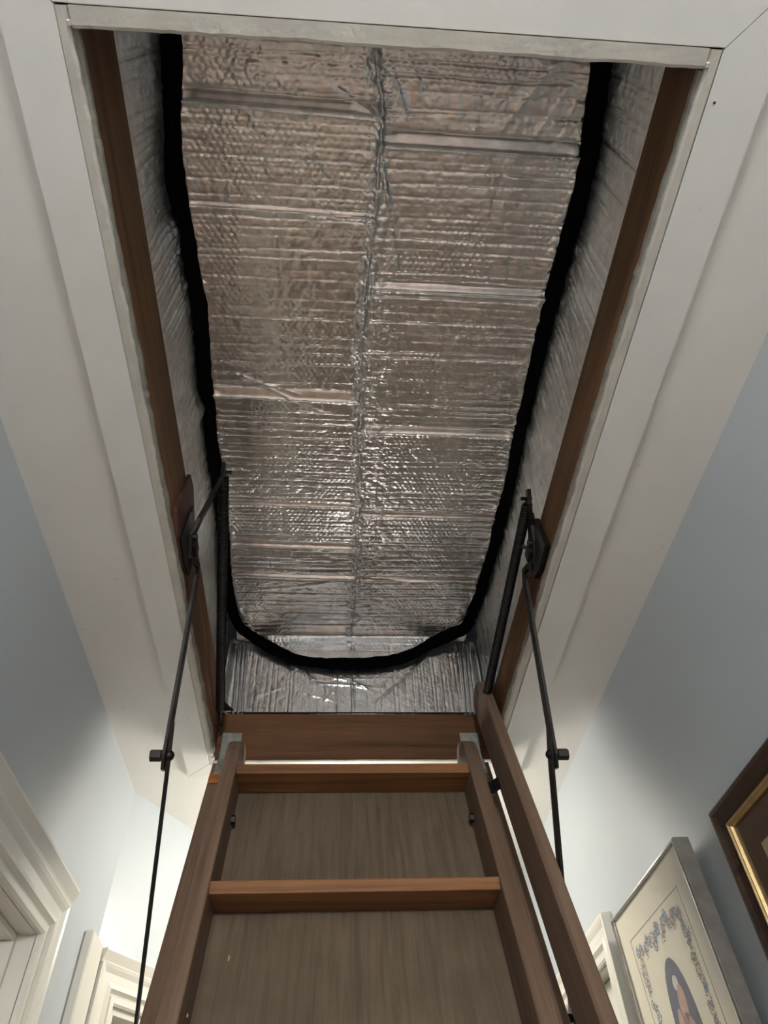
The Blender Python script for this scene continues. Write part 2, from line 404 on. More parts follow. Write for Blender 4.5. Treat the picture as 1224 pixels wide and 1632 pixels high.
def ragged_strip(name, axis, s0, s1, outer, inner, z0, z1, mat, amp, seed, parent):
    """a long edge strip whose inner side is worn and uneven"""
    n = int(abs(s1 - s0) / 0.006); s = np.linspace(s0, s1, n)
    wob = amp * ((vnoise(s, 0 * s, 0.035, seed) - 0.5) * 1.2 + (vnoise(s, 0 * s, 0.010, seed + 1) - 0.5) * 0.8)
    sg = 1 if inner > outer else -1
    rows = []
    for off, z in ((outer, z0 + 0.0), (inner - sg * 0.003, z0), (inner, z0 + 0.002), (inner, z1), (outer, z1)):
        e = np.full(n, off) + (wob if off != outer else 0)
        zz = np.full(n, z) + (0.0006 * (vnoise(s, 0 * s + off, 0.02, seed + 3) - 0.5))
        rows.append(np.stack([e, s, zz], -1) if axis == 'Y' else np.stack([s, e, zz], -1))
    rows.append(rows[0])
    v = np.stack(rows).reshape(-1, 3); f = [(a * n + b, a * n + b + 1, (a + 1) * n + b + 1, (a + 1) * n + b) for a in range(5) for b in range(n - 1)]
    return mesh(name, v, f, mat, parent)
ragged_strip('painted_edge', 'Y', 0.0705, 1.463, -0.2810, -0.2690, ZB, ZB + 0.012, 'strip', 0.0022, 5, hf)
ragged_strip('painted_edge', 'Y', 0.0705, 1.463, 0.3805, 0.3680, ZB, ZB + 0.012, 'strip', 0.0022, 9, hf)
ragged_strip('painted_edge', 'X', -0.2680, 0.3670, 0.0700, 0.0880, ZB - 0.001, ZB + 0.012, 'strip', 0.0016, 13, hf)
ragged_strip('plaster_edge', 'Y', 0.09, 1.445, -0.2745, -0.2655, ZB + 0.006, ZB + 0.016, 'plaster_edge', 0.0030, 21, hf)
ragged_strip('plaster_edge', 'Y', 0.09, 1.445, 0.3735, 0.3655, ZB + 0.006, ZB + 0.016, 'plaster_edge', 0.0026, 25, hf)
ragged_strip('painted_edge', 'X', -0.2690, 0.3680, 1.4640, 1.4495, ZB - 0.001, ZB + 0.0005, 'strip', 0.0010, 17, hf)
for sx, xt in ((-1, -0.2680), (1, 0.3670)):     # tongues of the near strip let into the side strips
    box('edge_tongue', (min(xt, xt + sx * 0.005), 0.0815, ZB - 0.0012), (max(xt, xt + sx * 0.005), 0.0875, ZB + 0.008), 'strip', hf, 0.0012)

# ------------------------------------------------------------------ foil attic tent
tent = empty('attic_tent', (0.048, 0.77, TF), 'silver bubble foil tent over the open hatch with black curved zip', 'insulation cover')

def hexbub(X, Y, p):
    a, b = X / p, Y / (p * 0.866)
    best = np.full(X.shape, 9.0)
    for dj in (0, 1):
        j = np.floor(b) + dj; off = 0.5 * (j % 2)
        for di in (0, 1):
            i = np.floor(a - off) + di
            best = np.minimum(best, np.hypot(a - (i + off), (b - j) * 0.866))
    return np.sqrt(np.clip(1 - (best / 0.46) ** 2, 0, 1))

def ribs(X, Y, step, seed, wob=0.003, width=0.0022):
    r = np.random.default_rng(seed); h = np.zeros_like(X); y = Y.min() + 0.004
    while y < Y.max():
        tilt, amp, nxt = r.normal(0, 0.008), r.uniform(0.25, 1.0), step * r.uniform(0.65, 1.45)
        ix = np.nonzero(np.abs(Y - y) < 0.016); Xs, Ys = X[ix], Y[ix]; o = 0 * Xs
        d = np.abs(Ys - y - wob * (vnoise(Xs, o + y * 7, 0.09, seed) - 0.5) - tilt * np.clip(Xs, -0.5, 0.5) - 0.0012 * (vnoise(Xs, o + y * 3, 0.008, seed + 5) - 0.5))
        a = amp * (0.55 + 0.9 * vnoise(Xs, o + y * 11, 0.10, seed + 2))
        h[ix] += a * np.exp(-(d / width) ** 1.3)
        y += nxt
    return h

def crinkle(X, Y, sc, seed):
    return np.abs(vnoise(X, Y, sc, seed) - 0.5) * 2 + 0.5 * np.abs(vnoise(X * 0.8 + Y * 0.6, Y * 0.8 - X * 0.6, sc * 0.5, seed + 1) - 0.5) * 2

def creases(X, Y, segs):
    h = np.zeros_like(X)
    for (ax, ay, bx, by, wd, am) in segs:
        dx, dy = bx - ax, by - ay; L2 = dx * dx + dy * dy
        t = np.clip(((X - ax) * dx + (Y - ay) * dy) / L2, 0, 1)
        wv = 0.003 * (vnoise(X, Y, 0.02, 77) - 0.5)
        d = np.hypot(X - ax - t * dx, Y - ay - t * dy) + wv
        h += am * np.exp(-np.abs(d) / wd) * np.sin(np.pi * np.clip(t, 0.04, 0.96)) ** 0.5
    return h

# zip line: left side, round the far end, right side
ZT = 2.800
zp = [(-.252, .062, ZT), (-.250, .13, ZT), (-.268, .30, ZT), (-.262, .42, ZT), (-.257, .54, ZT), (-.263, .69, ZT), (-.264, .90, ZT), (-.264, 1.07, ZT), (-.272, 1.22, ZT), (-.268, 1.31, 2.800), (-.256, 1.375, 2.797), (-.238, 1.412, 2.795),
      (-.212, 1.436, 2.786), (-.146, 1.440, 2.745), (-.081, 1.441, 2.718), (.042, 1.441, 2.709), (.168, 1.441, 2.727), (.262, 1.436, 2.778), (.318, 1.412, 2.797), (.346, 1.372, 2.798), (.360, 1.31, ZT), (.366, 1.22, ZT),
      (.374, 1.056, ZT), (.376, .90, ZT), (.374, .758, ZT), (.376, .49, ZT), (.385, .28, ZT), (.372, .13, ZT), (.372, .062, ZT)]
path = catmull(zp, 24)
il = np.argmin(np.abs(path[:len(path) // 2, 1] - 1.36)); iR = len(path) // 2 + np.argmin(np.abs(path[len(path) // 2:, 1] - 1.36))
def side_x(Y, left):
    seg = path[:il] if left else path[iR:][::-1]
    return np.interp(Y, seg[:, 1], seg[:, 0])
mid = path[il:iR]
def arc_z(x): o = np.argsort(mid[:, 0]); return np.interp(x, mid[o, 0], mid[o, 2])

def foil_sheet(U, V, seed, rib_step, rib_w=0.0017, bub=1.0, ramp_=1.0):
    mask = np.clip((vnoise(U, V, 0.06, seed) - 0.25) * 2.2, 0.15, 1) * bub
    h = 0.0007 * mask * hexbub(U + 0.002 * vnoise(U, V, 0.03, seed + 40), V + 0.002 * vnoise(U, V, 0.03, seed + 41), 0.0105)
    h += 0.0018 * ramp_ * (0.35 * ribs(U, V - 0.0022, rib_step, seed + 4, width=rib_w) - ribs(U, V, rib_step, seed + 4, width=rib_w))
    h += 0.0011 * crinkle(U, V, 0.022, seed + 8) + 0.0005 * crinkle(U, V, 0.008, seed + 12)
    h += 0.006 * (vnoise(U, V, 0.22, seed + 20) - 0.5)
    return h

# top sheet: two widths of foil that meet in a crumpled middle seam, the end folding down to the zip
NX, NY, NF = 330, 880, 46
s = np.linspace(0, 1, NX)[None, :]; v = np.linspace(0, 1, NY)[:, None]
xm = OX0 + s * (OX1 - OX0)
edge = np.clip(np.minimum(s, 1 - s) / 0.09, 0, 1); yend = 1.432 - 0.065 * (1 - edge) ** 2
Yg = 0.062 + v * (yend - 0.062)
xl, xr = side_x(Yg, True), side_x(Yg, False)
Xg = xl + (xr - xl) * s
cxl = np.interp(Yg, [0.05, .13, .224, .342, .503, .655, .80, .97, 1.12, 1.43], [.043, .043, .055, .052, .036, .038, .039, .045, .048, .041])
lft = (Xg < cxl)
def top_height(X, Y):
    hl = foil_sheet(X, Y, 31, 0.017, ramp_=1.5); hr = foil_sheet(X, Y, 57, 0.015, bub=1.25, ramp_=1.45)
    h = np.where(X < np.interp(Y, [0.05, .13, .224, .342, .503, .655, .80, .97, 1.12, 1.43], [.043, .043, .055, .052, .036, .038, .039, .045, .048, .041]), hl, hr)
    return h
Hh = top_height(Xg, Yg)
flatL = [(.194, .214, 1), (.352, .362, .5), (.690, .714, .8), (.980, .990, .6), (1.100, 1.113, 1), (1.206, 1.214, .8)]
flatR = [(.228, .252, 1), (.466, .482, .9), (.766, .782, .7), (.996, 1.010, .9), (1.208, 1.221, 1)]
for lst, side in ((flatL, lft), (flatR, ~lft)):
    for a, b, k in lst:
        yy = Yg - 0.02 * (Xg - cxl) * (1 if side is lft else 0.4)
        inb = side & (yy > a) & (yy < b)
        Hh = np.where(inb, -0.0005 + 0.28 * (yy - (a + b) / 2) + 0.0004 * vnoise(Xg, Yg, 0.02, 5), Hh)
        Hh += np.where(side, 0.0030 * k * (np.exp(-((yy - b) / 0.003) ** 2) - 0.4 * np.exp(-((yy - a) / 0.003) ** 2)), 0)
seam = np.abs(Xg - cxl - 0.008 * (vnoise(Xg * 0, Yg, 0.03, 3) - 0.5))
Hh += np.exp(-(seam / 0.016) ** 2) * (0.0055 * crinkle(Xg * 1.6, Yg, 0.018, 90) - 0.002) + 0.004 * np.exp(-seam / 0.003)
Hh += np.exp(-((Xg - cxl - 0.035) / 0.03) ** 2) * np.clip((Yg - 0.25) * 4, 0, 1) * 0.0025 * crinkle(Xg, Yg, 0.014, 95)
Hh += np.exp(-((Xg - xl) / 0.02) ** 2) * 0.005 * crinkle(Xg, Yg, 0.02, 97) + np.exp(-((Xg - xr) / 0.024) ** 2) * 0.006 * crinkle(Xg, Yg, 0.02, 98)
Hh += 0.0016 * creases(Xg, Yg, [(.060, .14, .095, .22, .002, 1.6), (.055, .26, .078, .37, .002, 2.0), (.078, .37, .095, .45, .002, 1.4), (.06, .30, .10, .40, .002, 1.2), (.05, .215, -.02, .175, .003, 2.2), (.085, .13, .11, .17, .002, .9),
    (.31, .12, .24, .22, .003, 1.8), (.34, .14, .28, .25, .002, 1.2), (.35, .16, .33, .24, .002, 1.4), (.36, .20, .31, .245, .002, 1.2), (-.20, .66, -.08, .70, .003, 2.4), (-.16, .68, -.02, .745, .002, 1.4), (-.09, .73, .03, .745, .003, 1.8),
    (.06, .86, .20, .80, .002, .8), (.26, .88, .30, .95, .002, .8), (.18, .74, .23, .66, .002, .6), (.07, 1.00, .13, .93, .002, 1.0), (.06, 1.10, .16, 1.02, .002, 1.0), (-.03, .30, -.05, .26, .002, .9), (-.06, .33, -.02, .36, .002, .8),
    (-.22, 1.16, -.02, 1.15, .002, 1.3), (-.20, 1.26, .03, 1.22, .002, 1.3), (.05, 1.21, .30, 1.23, .0025, 1.6), (.07, 1.28, .22, 1.36, .002, 1.0), (-.18, 1.33, -.05, 1.38, .002, 1.0), (.06, 1.36, .2, 1.30, .002, .8)])
Hh *= np.clip(0.25 + np.minimum(Xg - xl, xr - Xg) / 0.03, 0, 1)
Zg = ZT - Hh + 0.002
Zg += 0.010 * np.clip(1 - np.minimum(s, 1 - s) / 0.05, 0, 1) ** 2 * 0
main = np.stack([Xg, Yg, Zg], -1)
# the folded end
kf = np.linspace(0, 1, NF + 1)[1:, None]
Xe = np.repeat(Xg[-1:, :], NF, 0)
drop = np.clip(ZT - arc_z(Xe), 0.002, 1) + 0.006
Ze = ZT - drop * kf; Ye = yend + (1.443 - yend) * np.clip(kf * 3, 0, 1) ** 0.6
he = foil_sheet(Xe + 0.3, Ze, 131, 0.013) + 0.003 * np.exp(-((Xe - 0.041) / 0.014) ** 2) * crinkle(Xe * 2, Ze, 0.02, 140)
flap = np.stack([Xe, Ye - he * np.clip(kf * 6, 0, 1), Ze - Hh[-1:, :] * (1 - kf)], -1)
grid('top_sheet', np.concatenate([main, flap], 0), 'foil', tent)

# side sheets, ribs running upright
for sx, z0, left in ((OX0 - 0.004, TL - 0.004, True), (OX1 + 0.004, TR - 0.004, False)):
    ny, nz = 900, 70
    Y = np.repeat(np.linspace(0.045, 1.449, ny)[:, None], nz, 1); t = np.repeat(np.linspace(0, 1, nz)[None, :], ny, 0)
    xe = np.where(Y < 1.36, side_x(Y, left), (-0.270 if left else 0.366))
    xtop = xe + (-0.012 if left else 0.012)
    h = foil_sheet(t * 0.2 + (0 if left else 3), Y, 201 if left else 251, 0.0135, 0.0022, 0.5, 2.4)
    h += 0.010 * (vnoise(t * 0.2, Y, 0.16, 211 if left else 217) - 0.5) * np.sin(np.pi * t) + 0.004 * np.exp(-((1 - t) / 0.25) ** 2) * crinkle(t * 0.2, Y, 0.03, 230)
    if left: h += 0.012 * np.exp(-((Y - 0.70 - 0.03 * t) / 0.018) ** 2) * t + 0.006 * np.exp(-((Y - 0.40) / 0.03) ** 2) * t
    X = sx + (xtop - sx) * t + (h - 0.002 if left else -h + 0.002) * np.clip(t * 12, 0, 1)
    Z = z0 + (ZT + 0.012 - z0) * t
    Yd = Y + 0.012 * np.sin(Y * 9) * t
    grid('side_sheet', np.stack([X, np.minimum(Yd, 1.450), Z], -1), 'foil_side', tent)
# far end sheet, upright ribs and a few folds
nx, nz = 420, 80
X = np.repeat(np.linspace(-0.276, 0.372, nx)[None, :], nz, 0); t = np.repeat(np.linspace(0, 1, nz)[:, None], nx, 1)
zt = np.where((X > mid[0, 0]) & (X < mid[-1, 0]), arc_z(X), 2.83) + 0.004
Z = TF - 0.002 + (zt - TF + 0.002) * t
h = foil_sheet(Z + 5, X, 301, 0.0125, 0.0016, 0.8, 0.8)
h += 0.0018 * creases(X, Z, [(-.17, 2.76, .0, 2.63, .003, 2.0), (.25, 2.75, .10, 2.60, .003, 2.2), (.02, 2.68, .10, 2.63, .002, 1.6), (-.06, 2.66, .12, 2.645, .003, 2.0), (-.05, 2.69, .05, 2.66, .002, 1.4), (-.10, 2.64, .02, 2.60, .002, 1.2), (-.12, 2.67, .16, 2.675, .002, 1.0), (.04, 2.70, .045, 2.58, .004, 1.6), (-.20, 2.62, -.10, 2.66, .002, .8), (.10, 2.62, .13, 2.67, .002, 1.0), (-.03, 2.60, .0, 2.64, .002, 1.2)])
for xc in (-.243, -.231, -.222, .322, .334, .344): h += 0.0035 * np.exp(-((X - xc - 0.012 * t * (1 if xc > 0 else -1)) / 0.003) ** 2)
h += 0.018 * np.exp(-((X + 0.276) / 0.012) ** 2) + 0.018 * np.exp(-((X - 0.372) / 0.012) ** 2)
grid('end_sheet', np.stack([X, OY1 + 0.0005 - h * 0.9, Z], -1), 'foil', tent)
X = np.repeat(np.linspace(-0.276, 0.372, 120)[None, :], 40, 0); Z = np.repeat(np.linspace(2.545, 2.806, 40)[:, None], 120, 1)
grid('end_sheet', np.stack([X, 0.058 + foil_sheet(Z + 8, X, 351, 0.014), Z], -1), 'foil', tent)
# black zip band, soft and uneven
n = len(path); T = np.gradient(path, axis=0); T /= np.linalg.norm(T, axis=1)[:, None]
k = np.clip((path[:, 1] - 1.37) / 0.06, 0, 1)[:, None]
sdx = np.where(np.arange(n) < n / 2, 1.0, -1.0)[:, None]
N = (1 - k) * np.concatenate([0.35 * sdx, 0 * sdx, -np.ones((n, 1))], 1) + k * np.array([[0, -1.0, -0.25]])
N -= T * (N * T).sum(1)[:, None]; N /= np.linalg.norm(N, axis=1)[:, None]
B = np.cross(T, N); arc = np.cumsum(np.linalg.norm(np.gradient(path, axis=0), axis=1))
rows = []
hw = 0.0145 + 0.002 * k[:, 0]
kc = np.exp(-((path[:, 1] - 1.395) / 0.045) ** 2)[:, None]
for a in np.linspace(-1, 1, 9):
    wob = 0.006 * (vnoise(arc, 0 * arc + (9 if a > 0 else 0), 0.07, 400) - 0.5) + 0.003 * (vnoise(arc, 0 * arc + (5 if a > 0 else 0), 0.012, 401) - 0.5)
    rows.append(path + B * ((a * hw + np.sign(a) * abs(a) * wob)[:, None]) + N * (0.006 + 0.008 * kc + 0.005 * (1 - a * a)))
grid('zip_band', np.stack(rows, 0), 'zip', tent)
box('foam_seal', (OX0 + 0.002, OY1 - 0.001, TF), (OX1 - 0.002, OY1 + 0.015, TF + 0.004), 'black_rubber', tent)
prism('foam_corner', [(0, 0), (0.030, 0), (0.022, 0.006), (0.006, 0.022), (0, 0.026)], lambda a, b, t: (OX0 + 0.001 + a, t, TF + b), OY1 - 0.020, OY1 - 0.012, 'black_rubber', tent)

# ------------------------------------------------------------------ the ladder on its hatch panel
ar = math.radians(A_DEG); HY, HZ = 1.445, 2.440
def L(x, u, v):        # x across, u down the slope, v out from the panel towards the hall
    return (x, HY - math.cos(ar) * u - math.sin(ar) * v, HZ - math.sin(ar) * u + math.cos(ar) * v)
lad = empty('attic_ladder', (0.048, 0.392, 0.0), 'brown wooden folding attic ladder with plywood panel hanging from the hatch', 'ladder')
PX0, PX1 = -0.268, 0.354
box('hatch_panel', (PX0, 0.012, -0.020), (PX1, 1.33, 0.0), 'ply', lad, 0.001, L)
box('panel_edge_rail', (PX0, 0.012, 0.0), (-0.2275, 1.33, 0.012), 'ladder_wood', lad, 0.0015, L)
box('panel_edge_rail', (0.3135, 0.012, 0.0), (PX1, 1.33, 0.012), 'ladder_wood', lad, 0.0015, L)
VD = 0.088
prof_s = [(-0.012, 0.030), (-0.008, 0.045), (0.010, 0.066), (0.035, 0.082), (0.07, VD), (2.62, VD), (2.66, VD - 0.03), (2.66, 0.02), (2.60, 0.001), (0.004, 0.001), (-0.004, 0.012)]
prism('stringer', prof_s, lambda a, b, t: L(t, a, b), -0.227, -0.198, 'ladder_wood', lad, 0.0018)
prism('stringer', prof_s, lambda a, b, t: L(t, a, b), 0.284, 0.313, 'ladder_wood', lad, 0.0018)
u = 0.112; i = 0
while u < 2.5:
    _, yf, zf = L(0, u, VD - 0.003)
    back = zf * 0  # treads lie level; the back edge meets the panel
    yb = yf + (VD - 0.004) / math.sin(ar)
    bm = bmesh.new()
    add_box(bm, (-0.1985, yf, zf - 0.021), (0.2845, yb, zf), 0.0025, None, 2)
    for vv in bm.verts:      # back edge follows the slope of the panel
        if vv.co.y > yb - 0.006: vv.co.y += (vv.co.z - zf) * (math.cos(ar) / math.sin(ar))
    bm_obj('tread', bm, 'tread_wood', lad)
    u += 0.297; i += 1
# handrail: an upright board outside the right stringer, rounded at its top end
rp = [(1.25, 0.080), (1.25, 0.170), (0.02, 0.172), (-0.045, 0.171), (-0.078, 0.166), (-0.100, 0.152), (-0.112, 0.130), (-0.114, 0.100), (-0.104, 0.082), (-0.09, 0.079)]
rail = prism('handrail', rp, lambda a, b, t: L(t, a, b), 0.335, 0.358, 'rail_wood', lad, 0.0035)
for ub in (0.165, 0.70, 1.15):     # steel straps that carry the rail
    prism('rail_bracket', [(0.3125, 0.075), (0.3125, 0.079), (0.322, 0.081), (0.336, 0.094), (0.336, 0.089), (0.325, 0.077)], lambda a, b, t: L(a, t, b), ub, ub + 0.03, 'black_steel', rail)
# hinges: a leaf on the end board, a knuckle, a leaf on the panel, screws
def screw(parent, p, nrm, r=0.0042):
    nrm = Vector(nrm).normalized(); p = Vector(p); bm = bmesh.new()
    add_tube(bm, [p - nrm * 0.002, p + nrm * 0.0008, p + nrm * 0.0018], [r, r, r * 0.55], 12)
    return bm_obj('screw', bm, 'zinc', parent, False)
nv = Vector(L(0, 0, 1)) - Vector(L(0, 0, 0))
for x0, x1 in ((-0.259, -0.214), (0.300, 0.345)):
    hg = box('hinge', (x0, OY1 - 0.0025, 2.449), (x1, OY1 - 0.0003, 2.519), 'zinc', lad, 0.0006)
    tube('hinge_knuckle', [(x0, OY1 - 0.004, 2.446), (x1, OY1 - 0.004, 2.446)], 0.0042, 'zinc', hg, 10)
    box('hinge_leaf', (x0, 0.002, 0.0122), (x1, 0.052, 0.0142), 'zinc', hg, 0.0005, L)
    for dx, dz in ((0.011, 2.507), (0.034, 2.507), (0.011, 2.470), (0.034, 2.470)):
        screw(hg, (x0 + dx, OY1 - 0.0026, dz), (0, -1, 0))
    for dx, du in ((0.012, 0.018), (0.012, 0.042), (0.033, 0.030)):
        screw(hg, L(x0 + dx, du, 0.0144), nv)
box('end_block', (PX0 + 0.001, 0.054, 0.0125), (-0.2278, 0.082, 0.0165), 'fresh_wood', lad, 0.001, L)
box('end_block', (0.3138, 0.056, 0.0125), (PX1 - 0.001, 0.070, 0.0150), 'ladder_wood', lad, 0.001, L)
for x in (-0.198, 0.284):          # tie bolts through the stringers
    sg = 1 if x < 0 else -1
    p = Vector(L(x, 0.20, 0.022)); bm = bmesh.new(); add_tube(bm, [p, p + Vector((sg * 0.008, 0, 0))], 0.009, 6); bm_obj('bolt', bm, 'black_steel', lad)
for (x, uu, v0, ln, rot) in ((-0.160, 0.475, 0.0004, 0.009, 0.15), (-0.1965, 0.60, 0.045, 0.005, 0.2)):
    box('pale_chip', (x, uu, v0), (x + 0.0018, uu + ln, v0 + 0.0012), 'splinter', lad, 0.0, L)
random.seed(3)
for k in range(9):                 # splinters raised along the left edge rail and the stringer
    uu = 0.10 + 0.06 * k + random.uniform(0, 0.03); x = -0.2285 + random.uniform(-0.003, 0.001)
    prism('splinter', [(x, uu), (x + 0.0012, uu + 0.02), (x + 0.0005, uu + random.uniform(0.03, 0.06)), (x - 0.0008, uu + 0.02)], lambda a, b, t: L(a, b, t), 0.0118, 0.0145, 'ladder_wood' if k % 3 else 'splinter', lad)

# ------------------------------------------------------------------ spring arms
def strap(name, pts, wdir, wd, th, mat, parent):
    """flat bar along pts; wd across in the plane of the arm, th along x"""
    bm = bmesh.new(); rings = []
    pts = [Vector(p) for p in pts]
    for i, p in enumerate(pts):
        t = (pts[min(i + 1, len(pts) - 1)] - pts[max(i - 1, 0)]).normalized()
        ww = Vector((1, 0, 0)).cross(t).normalized(); w_ = wd[i] if isinstance(wd, list) else wd
        tt = ww.cross(t).normalized()
        rings.append([bm.verts.new(p + ww * a * w_ / 2 + tt * b * th / 2) for a, b in ((-1, -1), (1, -1), (1, 1), (-1, 1))])
    for a, b in zip(rings, rings[1:]):
        for k in range(4): bm.faces.new((a[k], a[(k + 1) % 4], b[(k + 1) % 4], b[k]))
    bm.faces.new(rings[0][::-1]); bm.faces.new(rings[-1])
    return bm_obj(name, bm, mat, parent)

def cyl(name, p, q, r, mat, parent, seg=12, smooth=False):
    bm = bmesh.new(); add_tube(bm, [p, q], r, seg); return bm_obj(name, bm, mat, parent, smooth)

def spring_arm(sg, xb, xin, xel, xlow, top, anchor, label):
    """sg: -1 left, 1 right; xb board face; top: where the spring hooks on; anchor: its lower end"""
    piv = (xin, 0.835, 2.530)
    a = empty('spring_arm', (xb, 0.835, 2.53), label, 'hatch arm', 'folding spring arms of the hatch')
    # wooden pad and steel plate on the board
    pad = [(0.742, 2.495), (0.757, 2.612), (0.790, 2.618), (0.905, 2.560), (0.900, 2.500), (0.852, 2.470), (0.78, 2.472)] if sg < 0 else \
          [(0.775, 2.480), (0.770, 2.545), (0.80, 2.553), (0.905, 2.550), (0.900, 2.490), (0.85, 2.475)]
    if sg < 0: prism('mounting_pad', pad, lambda p, q, t: (t, p, q), xb, xb - sg * 0.007, 'pad_wood', a, 0.001)
    prism('pivot_plate', [(0.790, 2.478), (0.800, 2.560), (0.815, 2.572), (0.850, 2.565), (0.886, 2.530), (0.882, 2.486), (0.85, 2.474)], lambda p, q, t: (t, p, q), xb - sg * (0.0072 if sg < 0 else 0.0), xb - sg * 0.0105, 'black_steel', a)
    cyl('pivot_pin', (xb, *piv[1:]), (xin - sg * 0.010, *piv[1:]), 0.007, 'black_steel', a)
    # crank from the pivot up to the spring
    hx, hy, hz = top
    strap('crank', [(xin, 0.862, 2.505), (xin, 0.835, 2.535), (xin + (hx - xin) * 0.25, 0.815, 2.560), (hx, hy + 0.004, hz - 0.008), (hx, hy - 0.012, hz + 0.012)], None, [0.024, 0.028, 0.024, 0.017, 0.012], 0.0065, 'black_steel', a)
    box('clevis', (xin - 0.009, 0.838, 2.512), (xin + 0.009, 0.868, 2.536), 'black_steel', a, 0.002)
    strap('crank_cheek', [(xin + sg * 0.007, 0.885, 2.500), (xin + sg * 0.007, 0.835, 2.548), (xin + sg * 0.006, 0.812, 2.588)], None, [0.016, 0.022, 0.006], 0.004, 'black_steel', a)
    cyl('spring_pin', (hx + sg * 0.006, hy, hz), (hx - sg * 0.014, hy, hz), 0.0035, 'black_steel', a)
    if sg > 0: cyl('stop_pin', (xin + sg * 0.004, 0.862, 2.540), (hx + (anchor[0] - hx) * 0.15, 0.862, 2.552), 0.0035, 'black_steel', a)
    # upper bar: a short joggle, then straight to the elbow
    el = (xel, 1.030, 2.222)
    strap('upper_bar', [(xin, 0.868, 2.503), (xin - sg * 0.001, 0.884, 2.520), (xin - sg * 0.004, 0.906, 2.528), (xin - sg * 0.003, 0.915, 2.512), (xel - sg * 0.002, 1.030, 2.222), (xel - sg * 0.002, 1.037, 2.200)], None, [0.013, 0.013, 0.015, 0.022, 0.026, 0.014], 0.0048, 'black_steel', a)
    lo = (xlow, 1.232, 1.905); d = (Vector(lo) - Vector(el)).normalized(); st = Vector(el) - d * 0.052
    strap('lower_bar', [st - Vector((sg * 0.0085, 0, 0)), Vector(el) - Vector((sg * 0.0085, 0, 0)), Vector(lo) + d * 0.02], None, [0.016, 0.022, 0.024] if sg > 0 else [0.014, 0.013, 0.010], 0.0042, 'black_steel', a)
    e = Vector(el)
    cyl('elbow_nut', e + Vector((sg * 0.004, 0, 0)), e + Vector((sg * 0.021, 0, 0)), 0.0095, 'black_steel', a, 6)
    bm = bmesh.new(); add_tube(bm, [e - Vector((sg * 0.003, 0, 0)), e - Vector((sg * 0.011, 0, 0)), e - Vector((sg * 0.015, 0, 0)), e - Vector((sg * 0.017, 0, 0))], [0.0095, 0.0088, 0.0055, 0.001], 12); bm_obj('elbow_bolt', bm, 'black_steel', a, True)
    l = Vector(lo)
    cyl('lower_bolt', l + Vector((sg * 0.010, 0, 0)), Vector((PX0 + 0.004 if sg < 0 else PX1 - 0.004, l.y, l.z)), 0.006, 'black_steel', a, 8)
    # coil spring with end hooks
    p0, p1 = Vector(top), Vector(anchor); ax = (p1 - p0); Ls = ax.length; ax.normalize()
    b1 = ax.orthogonal().normalized(); b2 = ax.cross(b1)
    s0, s1 = 0.012, Ls * 0.93
    turns = int((s1 - s0) / 0.0042); npt = turns * 8; R = 0.0085; pts = []
    for i in range(npt + 1):
        q = i / npt; an = q * turns * math.tau
        pts.append(p0 + ax * (s0 + (s1 - s0) * q) + (b1 * math.cos(an) + b2 * math.sin(an)) * R)
    bm = bmesh.new(); add_tube(bm, pts, 0.0019, 5); sp = bm_obj('coil_spring', bm, 'spring_steel', a, True)
    tube('spring_core', [p0, p0 + ax * s0, p0 + ax * s1, p1], [0.003, 0.0062, 0.0062, 0.003], 'black_steel', sp, 8)
    hk = [p1 + ax * (0.004 - 0.010) + b1 * 0.0, p1 + b1 * 0.006, p1 + ax * 0.010 + b1 * 0.006, p1 + ax * 0.014, p1 + ax * 0.010 - b1 * 0.006]
    tube('spring_hook', hk, 0.0022, 'black_steel', sp, 6)
    return a
spring_arm(-1, OX0, -0.259, -0.273, -0.279, (-0.207, 0.752, 2.614), (-0.260, 1.395, 2.512), 'black folding steel arm and coil spring on the left side of the hatch')
spring_arm(1, OX1, 0.357, 0.371, 0.370, (0.346, 0.772, 2.582), (0.345, 1.39, 2.520), 'black folding steel arm and coil spring on the right side, beside the handrail')

# ------------------------------------------------------------------ pictures on the right wall
def pic_frame(t, f, y0, y1, z0, z1, prof, mats):
    """four mitred mouldings; prof (inward, proud); f(y, z, proud)"""
    n = len(prof)
    c = lambda i: [(y0 + i, z0 + i), (y1 - i, z0 + i), (y1 - i, z1 - i), (y0 + i, z1 - i)]
    out = []
    for e in range(4):
        v = [f(*c(i_)[e], t_) for i_, t_ in prof] + [f(*c(i_)[(e + 1) % 4], t_) for i_, t_ in prof]
        fc = [(k, (k + 1) % n, n + (k + 1) % n, n + k) for k in range(n)] + [tuple(range(n)), tuple(range(n, 2 * n))[::-1]]
        out.append(mesh('frame_moulding', v, fc, mats, t))
    return out
# silver frame with wreath print, leaning slightly out at the top
sy0, sy1, sz0, sz1 = 1.040, 1.388, 1.600, 2.088
sil = empty('wreath_picture', (XR - 0.02, 1.214, sz0), 'silver framed picture of a flower wreath around an oval, on the right wall', 'picture')
lean = lambda z: 0.006 + 0.012 * (z - sz0) / (sz1 - sz0)
f0 = lambda y, z, p: (XR - lean(z) - p, y, z)
pic_frame(sil, f0, sy0, sy1, sz0, sz1, [(0, 0), (0, 0.024), (0.0015, 0.026), (0.004, 0.026), (0.0055, 0.024), (0.0055, 0.016), (0.003, 0.0)], 'pewter')
for e in pic_frame(sil, f0, sy0 + 0.0005, sy1 - 0.0005, sz0 + 0.0005, sz1 - 0.0005, [(0.0, 0.0262), (0.0015, 0.0272), (0.0035, 0.0272), (0.0055, 0.0255), (0.0055, 0.0245), (0, 0.0245)], 'silver'): e.name = 'silver_lip'
